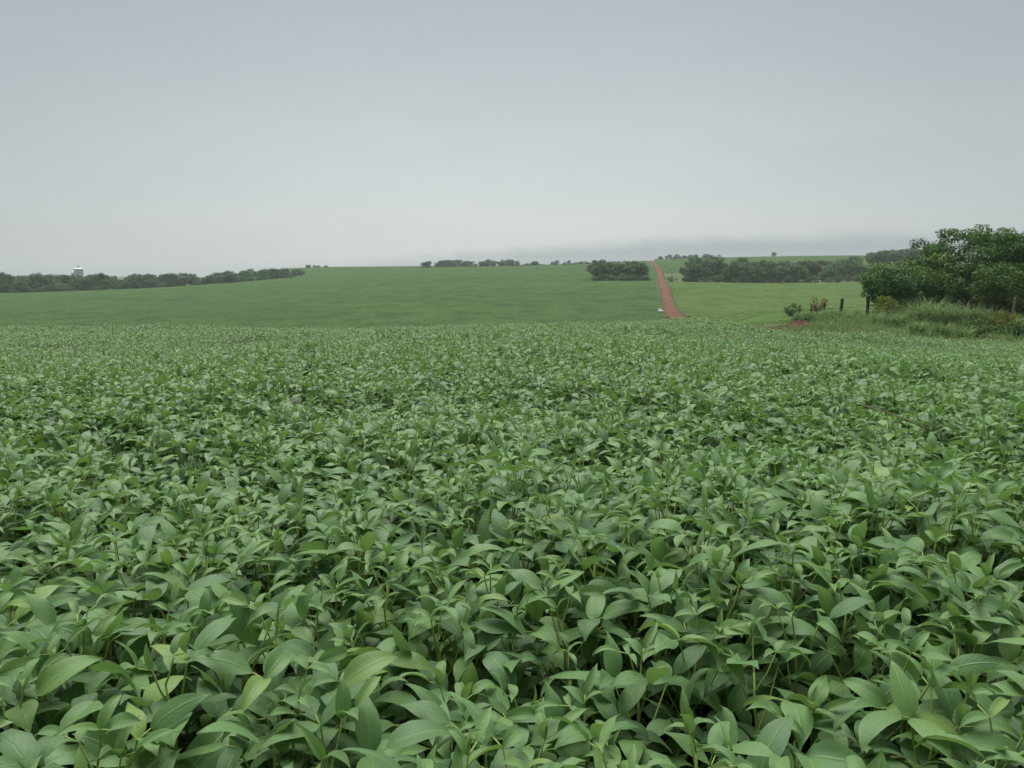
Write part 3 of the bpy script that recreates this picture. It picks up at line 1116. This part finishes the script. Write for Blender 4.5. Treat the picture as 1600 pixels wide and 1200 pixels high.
wood(16, belt_fn(400, 472, 575, 605, 10, 25, 1.05, 1.05), 'woodland_tree', 'dark tree %s in the tapering tip of the left wood', 'trees at the tip of the left wood', 0.75, 1.15, 2, 0.4)
wood(12, belt_fn(480, 520, 770, 785, 8, 8, 0.5, 0.3), 'skyline_tree', 'tiny dark skyline tree just past the left wood, %s', 'tiny skyline trees past the left wood', 0.7, 1.0, 3)
wood(40, belt_fn(655, 800, 728, 738, 22, 15, 0.85, 0.85), 'skyline_tree', 'dark tree, %s in the thick part of the middle skyline row', 'trees of the middle skyline row', 0.5, 1.3, 4)
wood(20, belt_fn(800, 960, 738, 748, 8, 6, 0.75, 0.7), 'skyline_tree', 'small dark tree %s in the thin middle skyline row before the road', 'thin skyline row before the road', 0.5, 1.0, 5)
wood(15, belt_fn(936, 1002, 388, 392, 30, 30, 1.35, 1.2), 'thicket_tree', 'round leafy tree %s in the small thicket left of the road', 'trees of the small thicket', 0.75, 1.15, 6)
wood(18, belt_fn(926, 1012, 384, 388, 6, 6, 0.55, 0.55), 'thicket_shrub', 'low shrub %s along the front of the small thicket', 'shrubs before the small thicket', 0.7, 1.1, 16)
wood(26, belt_fn(1080, 1345, 390, 394, 12, 12, 1.05, 1.0), 'thicket_tree', 'leafy tree, %s on the front edge of the long thicket', 'front trees of the long thicket', 0.55, 1.3, 7, 0.4)
wood(46, belt_fn(1085, 1335, 404, 410, 60, 50, 1.35, 1.15), 'thicket_tree', 'leafy tree, %s inside the long thicket right of the road', 'trees inside the long thicket', 0.6, 1.3, 27, 0.5)
wood(40, belt_fn(1045, 1352, 388, 388, 5, 5, 0.55, 0.55), 'thicket_shrub', 'low shrub, %s along the foot of the long thicket', 'shrubs before the long thicket', 0.7, 1.1, 8, 0.25)
wood(16, belt_fn(1030, 1110, 775, 790, 20, 10, 0.9, 0.7), 'skyline_tree', 'small dark skyline tree %s beyond the road top', 'skyline trees right of the road top', 0.6, 1.0, 9)
wood(16, belt_fn(1350, 1440, 470, 485, 20, 20, 1.0, 1.25), 'woodland_tree', 'dark tree %s in the clump behind the big spreading tree', 'clump behind the big spreading tree', 0.8, 1.15, 10)
wood(44, belt_fn(652, 830, 726, 734, 4, 4, 0.32, 0.3), 'skyline_shrub', 'low shrub, %s under the trees of the middle skyline row', 'shrubs of the middle skyline row', 0.7, 1.2, 41, 0.2)
wood(40, belt_fn(800, 1012, 738, 750, 4, 4, 0.34, 0.36), 'skyline_shrub', 'low shrub, %s in the thin skyline row before the road', 'shrubs of the thin skyline row', 0.6, 1.2, 42, 0.2)
wood(24, belt_fn(1022, 1120, 776, 790, 4, 4, 0.36, 0.36), 'skyline_shrub', 'low skyline shrub, %s beyond the road top', 'skyline shrubs right of the road top', 0.6, 1.2, 43, 0.2)
x, y, z = at(1208, 790)
plant_tree('lone_tree', FAR[4], (x, y, z), 1.0, 0.75, 'lone tiny tree poking above the skyline over the long thicket', 'tree')

# nearer trees on the right
big = tree_meshes('big', M['tree'], 301, 7.2, 12.8, 0.6, 185, 220, 0.20, 0.78, 0.65)
x, y, z = at(1522, 64)
plant_tree('spreading_tree', big, (x, y, z), 0.4, 1.0, 'big spreading dark green tree with broad crown at the right edge', 'tree')
rb = tree_meshes('rb', M['tree'], 303, 3.9, 5.0, 0.2, 56, 220, 0.18, 0.75, 0.75)
dk = tree_meshes('dark', M['tree_olive'], 302, 4.3, 4.8, 0.2, 60, 230, 0.19, 0.72, 0.75)
x, y, z = at(1397, 58)
plant_tree('bushy_tree', dk, (x, y, z), 0.8, 0.92, 'low dark olive bushy tree behind the tallest fence post', 'tree')
x, y, z = at(1432, 60)
plant_tree('bushy_tree', rb, (x, y, z), 2.9, 0.95, 'bushy green tree under the left side of the spreading crown', 'tree')
x, y, z = at(1598, 52)
plant_tree('leafy_bush', rb, (x, y, z), 0.2, 1.0, 'yellowish green leafy bush at the right edge below the spreading tree', 'bush')
x, y, z = at(1655, 60)
plant_tree('spreading_tree', big, (x, y, z), 2.2, 0.9, 'dark tree cut off by the right edge of the photo', 'tree')


def small_bush(label, mat, u, Y, h, w, seed, leaf=0.13, per=70, nc=18, name='bush'):
    mm = tree_meshes('b', mat, seed, h, w, h * 0.15, nc, per, leaf, w * 0.22, 0.8)
    p = at(u, Y)
    return plant_tree(name, mm, p, seed, 1.0, label, 'bush', None, ('stem', 'foliage'))


small_bush('small dark bush at the left end of the fence posts', M['tree_olive'], 1241, 68, 1.25, 1.25, 401, 0.12)
small_bush('thin reddish green sapling standing between two fence posts', M['rust'], 1282, 66, 2.0, 1.35, 402, 0.13, 34, 22, 'sapling')
small_bush('bright yellow green bush right of the tallest fence post', M['bright'], 1388, 49, 1.35, 1.5, 403, 0.13)
small_bush('yellow green weedy bush in the tall grass near the right edge', M['bright'], 1572, 41, 1.1, 1.4, 404, 0.12)
small_bush('dull green weedy bush low in the middle of the tall grass', M['tree'], 1535, 39, 0.85, 1.5, 405, 0.11)
small_bush('low green bush on top of the red soil mound', M['grass'], 1258, 47, 0.55, 1.5, 406, 0.10)
small_bush('olive weedy bush at the right edge in front of the tall grass', M['tree_olive'], 1600, 38, 0.8, 1.5, 407, 0.11)
small_bush('dark shrub under the big tree, left of its trunk', M['tree'], 1492, 67, 2.4, 4.2, 410, 0.17, 120, 30)
small_bush('dark shrub under the big tree, around its trunk', M['tree_olive'], 1530, 69, 2.6, 4.4, 411, 0.17, 120, 30)
small_bush('green shrub under the big tree, right of its trunk', M['tree'], 1568, 68, 2.2, 3.6, 412, 0.17, 120, 26)
small_bush('grey green weedy shrub between the short fence posts', M['tallgrass'], 1300, 50, 0.6, 1.5, 408, 0.10)


# ------------------------------------------------------------------ grasses
def blades(B, H, az, arch, width, seg=5):
    """arching tapered blades. B base points (n,3)"""
    n = len(B)
    t = np.linspace(0, 1, seg + 1)
    th = arch[:, None] * t[None] ** 1.3
    stepv = H[:, None] / seg
    hx = np.concatenate([np.zeros((n, 1)), np.cumsum(np.sin(th[:, 1:]) * stepv, 1)], 1)
    hz = np.concatenate([np.zeros((n, 1)), np.cumsum(np.cos(th[:, 1:]) * stepv, 1)], 1)
    dx, dy = np.cos(az), np.sin(az)
    wd = width[:, None] * (1 - t[None] ** 2.2) * (0.6 + 0.4 * np.sin(t[None] * 3.14)) / 2 + 0.0008
    cx = B[:, 0:1] + hx * dx[:, None]
    cyy = B[:, 1:2] + hx * dy[:, None]
    cz = B[:, 2:3] + hz
    Lv = np.stack([cx - dy[:, None] * wd, cyy + dx[:, None] * wd, cz], -1)
    Rv = np.stack([cx + dy[:, None] * wd, cyy - dx[:, None] * wd, cz], -1)
    V = np.stack([Lv, Rv], 2).reshape(n, -1, 3)
    m = V.shape[1]
    base = np.array([[2 * i, 2 * i + 1, 2 * i + 3] for i in range(seg)] + [[2 * i, 2 * i + 3, 2 * i + 2] for i in range(seg)])
    T = (base[None] + (np.arange(n) * m)[:, None, None]).reshape(-1, 3)
    return V.reshape(-1, 3), T, m


def grass_clump_mesh(seed, n, h, spread, width, arch):
    g = np.random.default_rng(seed)
    a = g.uniform(0, 6.28, n)
    r = spread * np.sqrt(g.random(n))
    B = np.stack([r * np.cos(a), r * np.sin(a), np.zeros(n)], 1)
    V, T, m = blades(B, h * g.uniform(0.55, 1.15, n), a + g.normal(0, 0.6, n), arch * g.uniform(0.4, 1.3, n), width * g.uniform(0.6, 1.3, n))
    return mesh_tris('blades', V, T, M['tallgrass'], None, {'rnd': np.repeat(np.clip(g.random(n) * 0.98, 0, 0.98), m)}, False)


CL = [grass_clump_mesh(500 + k, 300, 1.8, 0.55, 0.03, 2.0) for k in range(4)]
TG = 'tall grass clumps along the field edge'
clumps = [(1404, 44, .72, 'tall pale grass clump right behind the soy, nearest the tallest fence post'),
          (1428, 45, .95, 'tall arching pale grass clump at the left of the tallest grass'),
          (1449, 46, 1.12, 'tallest arching pale grass clump in front of the dark tree'),
          (1472, 45, 1.0, 'tall pale grass clump just right of the tallest grass'),
          (1493, 46, .85, 'pale grass clump at the foot of the big spreading tree, in its shade'),
          (1510, 45, .92, 'arching pale grass clump left of the spreading tree trunk'),
          (1527, 45, .85, 'pale grass clump hiding the spreading tree trunk base'),
          (1552, 44, .82, 'pale grass clump just right of the spreading tree trunk'),
          (1590, 43, .62, 'short pale grass clump by the right edge of the photo'),
          (1440, 40, .62, 'low grass clump along the soy edge below the tallest grass'),
          (1480, 39, .6, 'low grass clump along the soy edge, middle of the verge'),
          (1515, 38, .5, 'low grass clump along the soy edge below the tree trunk'),
          (1345, 52, .55, 'short grass clump left of the tallest fence post'),
          (1375, 46, .6, 'short grass clump at the foot of the tallest fence post'),
          (1325, 50, .5, 'short grass clump between the two tallest fence posts')]
for k, (u, Y, s0, lab) in enumerate(clumps):
    p = at(u, Y)
    o = obj('grass_clump', CL[k % 4], None, p, k * 1.7)
    o.scale = (s0 * 1.1, s0 * 1.1, s0 * 1.05)
    tag(o, lab, 'grass clump', TG, 'thing')

# low verge grass between soy, fence and trees
g = np.random.default_rng(77)
gp = np.stack([g.uniform(9, 52, 70000), g.uniform(28, 74, 70000)], 1)
u_ = 800 + F * gp[:, 0] / gp[:, 1]
fenceX = 14.5 + 0.176 * gp[:, 1]
keep = (gp[:, 1] > soy_edge(gp[:, 0]) + 0.2) & (u_ < 1720) & (u_ > 1080)
keep &= ~((gp[:, 1] > 52) & (gp[:, 0] < fenceX - 2.5))
keep &= vnoise(gp, 1.4, 21) + g.random(70000) * 0.6 > 0.45
gp = gp[keep]
n = len(gp)
hh = (0.22 + 0.5 * vnoise(gp, 2.5, 22)) * g.uniform(0.6, 1.3, n)
hh *= np.clip((800 + F * gp[:, 0] / gp[:, 1] - 1150) / 150, 0.35, 1)
B = np.stack([gp[:, 0], gp[:, 1], TZ(gp[:, 0], gp[:, 1]) - 0.02], 1)
V, T, m = blades(B, hh, g.uniform(0, 6.28, n), g.uniform(0.4, 1.4, n), g.uniform(0.018, 0.045, n), 3)
o = obj('verge_grass', mesh_tris('verge_grass', V, T, M['grass'], None, {'rnd': np.repeat(np.clip(0.6 * vnoise(gp, 3.0, 31) + 0.4 * g.random(n), 0, .98), m)}, False))
tag(o, 'rough low grass on the verge between soy crop and fence', 'grass', kind='stuff')

# grass along both sides of the road
g = np.random.default_rng(78)
n = 24000
ryy = 172 + 560 * g.random(n) ** 1.6
sd = np.where(g.random(n) < 0.5, -1, 1)
rxx = road_x(ryy) + sd * (1.55 + np.abs(g.normal(0.1, 0.5, n))) + np.interp(ryy, [166, 200, 235], [0.9, 0.35, 0]) * (sd > 0)
B = np.stack([rxx, ryy, TZ(rxx, ryy)], 1)
V, T, m = blades(B, g.uniform(0.2, 0.6, n), g.uniform(0, 6.28, n), g.uniform(0.4, 1.4, n), g.uniform(0.08, 0.2, n), 2)
o = obj('roadside_grass', mesh_tris('roadside_grass', V, T, M['straw'], None, {'rnd': np.repeat(np.clip(0.4 + 0.6 * g.random(n), 0, .99), m)}, False))
tag(o, 'pale dry grass fringing both edges of the red road', 'grass', kind='stuff')


# ------------------------------------------------------------------ fence posts, soil mound, sacks, silo
def post(u, Y, h, r, lab, mat='post', tilt=0.0, seed=0, group='dark wooden fence posts'):
    g_ = np.random.default_rng(seed)
    k = 7
    P = [np.array([tilt * q * h + g_.normal(0, 0.012), g_.normal(0, 0.012), -0.25 + (h + 0.25) * q]) for q in np.linspace(0, 1, k)]
    V, T = tube(P, r * (1 + g_.normal(0, 0.10, k)) * np.linspace(1.1, 0.92, k), 9)
    V[-10:, 2] += V[-10:, 0] * 0.5
    o_ = obj('fence_post', mesh_tris('fence_post', V, T, M[mat], smooth=False), None, at(u, Y))
    tag(o_, lab, 'fence post', group)


post(1360, 50, 1.62, 0.115, 'tallest dark wooden fence post, beside the dark bushy tree', tilt=-0.02, seed=1)
post(1317, 56.8, 1.25, 0.115, 'thick dark fence post, second from the bushy tree', tilt=0.06, seed=2)
post(1291, 62, 1.05, 0.075, 'thin fence post right beside the reddish sapling, on its right', seed=3)
post(1271, 66.6, 1.05, 0.08, 'short fence post just left of the reddish sapling', seed=4)
post(1252, 71.7, 1.05, 0.09, 'farthest short fence post beside the small dark bush', tilt=0.04, seed=5)
post(1588, 47, 1.55, 0.07, 'pale dry wooden post in the weeds near the right edge', 'palepost', 0.05, 6, None)


def mound(name, u, Y, rx, ry_, h, lab, seed):
    g_ = np.random.default_rng(seed)
    nr, na = 9, 26
    V = [(0, 0, h)]
    ph = g_.uniform(0, 6.28, 4)
    for i in range(1, nr + 1):
        q = i / nr
        for k in range(na):
            a = 2 * math.pi * k / na
            e = 1 + 0.16 * math.sin(2 * a + ph[0]) + 0.1 * math.sin(5 * a + ph[1])
            x_, y_ = rx * q * e * math.cos(a), ry_ * q * e * math.sin(a)
            V.append((x_, y_, h * (math.cos(q * math.pi) * 0.5 + 0.5) * (1 + 0.25 * math.sin(3 * a + ph[2])) + g_.normal(0, 0.035) * h * 2 * (1 - q)))
    T = [(0, 1 + k, 1 + (k + 1) % na) for k in range(na)]
    for i in range(nr - 1):
        for k in range(na):
            q, s__ = 1 + i * na + k, 1 + i * na + (k + 1) % na
            T += [(q, q + na, s__ + na), (q, s__ + na, s__)]
    X0, Y0, Z0 = at(u, Y)
    V = np.array(V)
    V[:, 2] += TZ(V[:, 0] + X0, V[:, 1] + Y0) - Z0 + 0.02
    o_ = obj(name, mesh_tris(name, V, np.array(T), M['redsoil']), None, (X0, Y0, Z0))
    tag(o_, lab, 'soil')


mound('soil_mound', 1253, 44.5, 1.05, 0.8, 0.28, 'red soil mound at the field edge under a low green bush', 1)
mound('soil_patch', 1206, 43.5, 0.6, 1.0, 0.06, 'flat bare red soil patch at the field edge left of the mound', 2)


def sack(u, Y, lx, ly, h, rz, lab):
    nr, na = 6, 20
    V, T = [], []
    for i in range(nr + 1):
        ph = math.pi * i / nr
        for k in range(na):
            a = 2 * math.pi * k / na
            ca, sa = math.cos(a), math.sin(a)
            sq = lambda c: math.copysign(abs(c) ** 0.55, c)
            rr_ = math.sin(ph) ** 0.6 if 0 < i < nr else 0.02
            V.append((lx / 2 * rr_ * sq(ca) * (1 + 0.06 * math.sin(3 * a)), ly / 2 * rr_ * sq(sa), h / 2 * (1 + math.copysign(abs(math.cos(ph)) ** 0.8, -math.cos(ph))) + 0.03 * math.sin(4 * a) * math.sin(ph)))
    for i in range(nr):
        for k in range(na):
            q, s__ = i * na + k, i * na + (k + 1) % na
            T += [(q, s__, s__ + na), (q, s__ + na, q + na)]
    X0, Y0, Z0 = at(u, Y)
    o_ = obj('sack', mesh_tris('sack', np.array(V), np.array(T), M['sack']), None, (X0, Y0, Z0 + 0.04), rz)
    tag(o_, lab, 'sack', 'white sacks by the road')


sack(1034.5, 207, 1.55, 0.9, 0.55, 0.1, 'larger white sack lying lower at the left edge of the red road')
sack(1032.5, 216, 1.1, 0.7, 0.42, -0.2, 'smaller white sack just above the larger one at the road edge')

# silo behind the left wood
sx0, sy0, sz0 = at(123, 520)
silo = obj('grain_silo', None, None, (sx0, sy0, sz0))
tag(silo, 'pale grey metal silo with conical roof rising above the left wood', 'silo')
top_z = EYE + ray(123, 420.5)[1] * 520 - sz0
rs = 2.75


def lathe(prof_, n=28):
    V, T = [], []
    for r_, z_ in prof_:
        for k in range(n):
            a = 2 * math.pi * k / n
            V.append((r_ * math.cos(a), r_ * math.sin(a), z_))
    for i in range(len(prof_) - 1):
        for k in range(n):
            q, s__ = i * n + k, i * n + (k + 1) % n
            T += [(q, s__, s__ + n), (q, s__ + n, q + n)]
    return np.array(V), np.array(T)


pr_ = []
nz = 34
for k in range(nz + 1):
    pr_.append((rs + (0.07 if k % 2 else 0.0), top_z * k / nz))
obj('body', mesh_tris('silo_body', *lathe(pr_), M['steel'], smooth=False), silo)
roof = obj('roof', mesh_tris('silo_roof', *lathe([(rs + 0.25, top_z - 0.05), (rs + 0.2, top_z + 0.12), (1.2, top_z + 0.95), (0.75, top_z + 1.2)]), M['steel'], smooth=False), silo)
obj('vent', mesh_tris('silo_vent', *lathe([(0.72, top_z + 1.0), (0.72, top_z + 1.6), (0.85, top_z + 1.62), (0.1, top_z + 2.2), (0.01, top_z + 2.25)], 14), M['steel_dark'], smooth=False), roof)
obj('mast', mesh_tris('silo_mast', *tube([(0, 0, top_z + 2.1), (0, 0, top_z + 4.2)], [0.08, 0.05], 6), M['steel_dark']), silo)
ax = -3.6
V, T = lathe([(1.3, 0), (1.3, top_z - 2.2), (0.2, top_z - 1.7), (0.01, top_z - 1.68)], 18)
obj('side_bin', mesh_tris('silo_bin', V + [ax, 0, 0], T, M['steel'], smooth=False), silo)

# a dry brown stalk lying across the leaves on the right
x0, y0 = ray(1412, HOR)[0] * 4.3, 4.3
zc = tz(x0, y0) + 0.86
V, T = tube([(-0.10, 0.16, 0.05), (-0.03, 0.05, 0.04), (0.04, -0.05, 0.015), (0.13, -0.16, -0.03)], [0.003, 0.0035, 0.004, 0.0045], 5)
o = obj('dry_stalk', mesh_tris('dry_stalk', V, T, M['palepost']), None, (x0, y0, zc))
tag(o, 'thin dry brown stalk lying across the soybean leaves on the right', 'stalk')

# ------------------------------------------------------------------ damp air
B0, B1 = np.array([-1950, -60, -40.0]), np.array([1950, 2050, 34.0])
V = np.array([[(B0, B1)[i][0], (B0, B1)[j][1], (B0, B1)[k][2]] for i in (0, 1) for j in (0, 1) for k in (0, 1)])
T = [(0, 1, 3), (0, 3, 2), (4, 6, 7), (4, 7, 5), (0, 4, 5), (0, 5, 1), (2, 3, 7), (2, 7, 6), (0, 2, 6), (0, 6, 4), (1, 5, 7), (1, 7, 3)]
hm = bpy.data.materials.new('haze')
hm.use_nodes = True
hm.node_tree.nodes.clear()
t = NT(hm.node_tree)
pv = t.n('ShaderNodeVolumePrincipled')
pv.inputs['Color'].default_value = (0.86, 0.92, 0.96, 1)
pv.inputs['Density'].default_value = 0.00021
ho = t.n('ShaderNodeOutputMaterial')
hm.node_tree.links.new(pv.outputs[0], ho.inputs['Volume'])
o = obj('haze', mesh_tris('haze', V, np.array(T), hm, smooth=False))
tag(o, 'thin grey damp haze over the fields', kind='stuff')
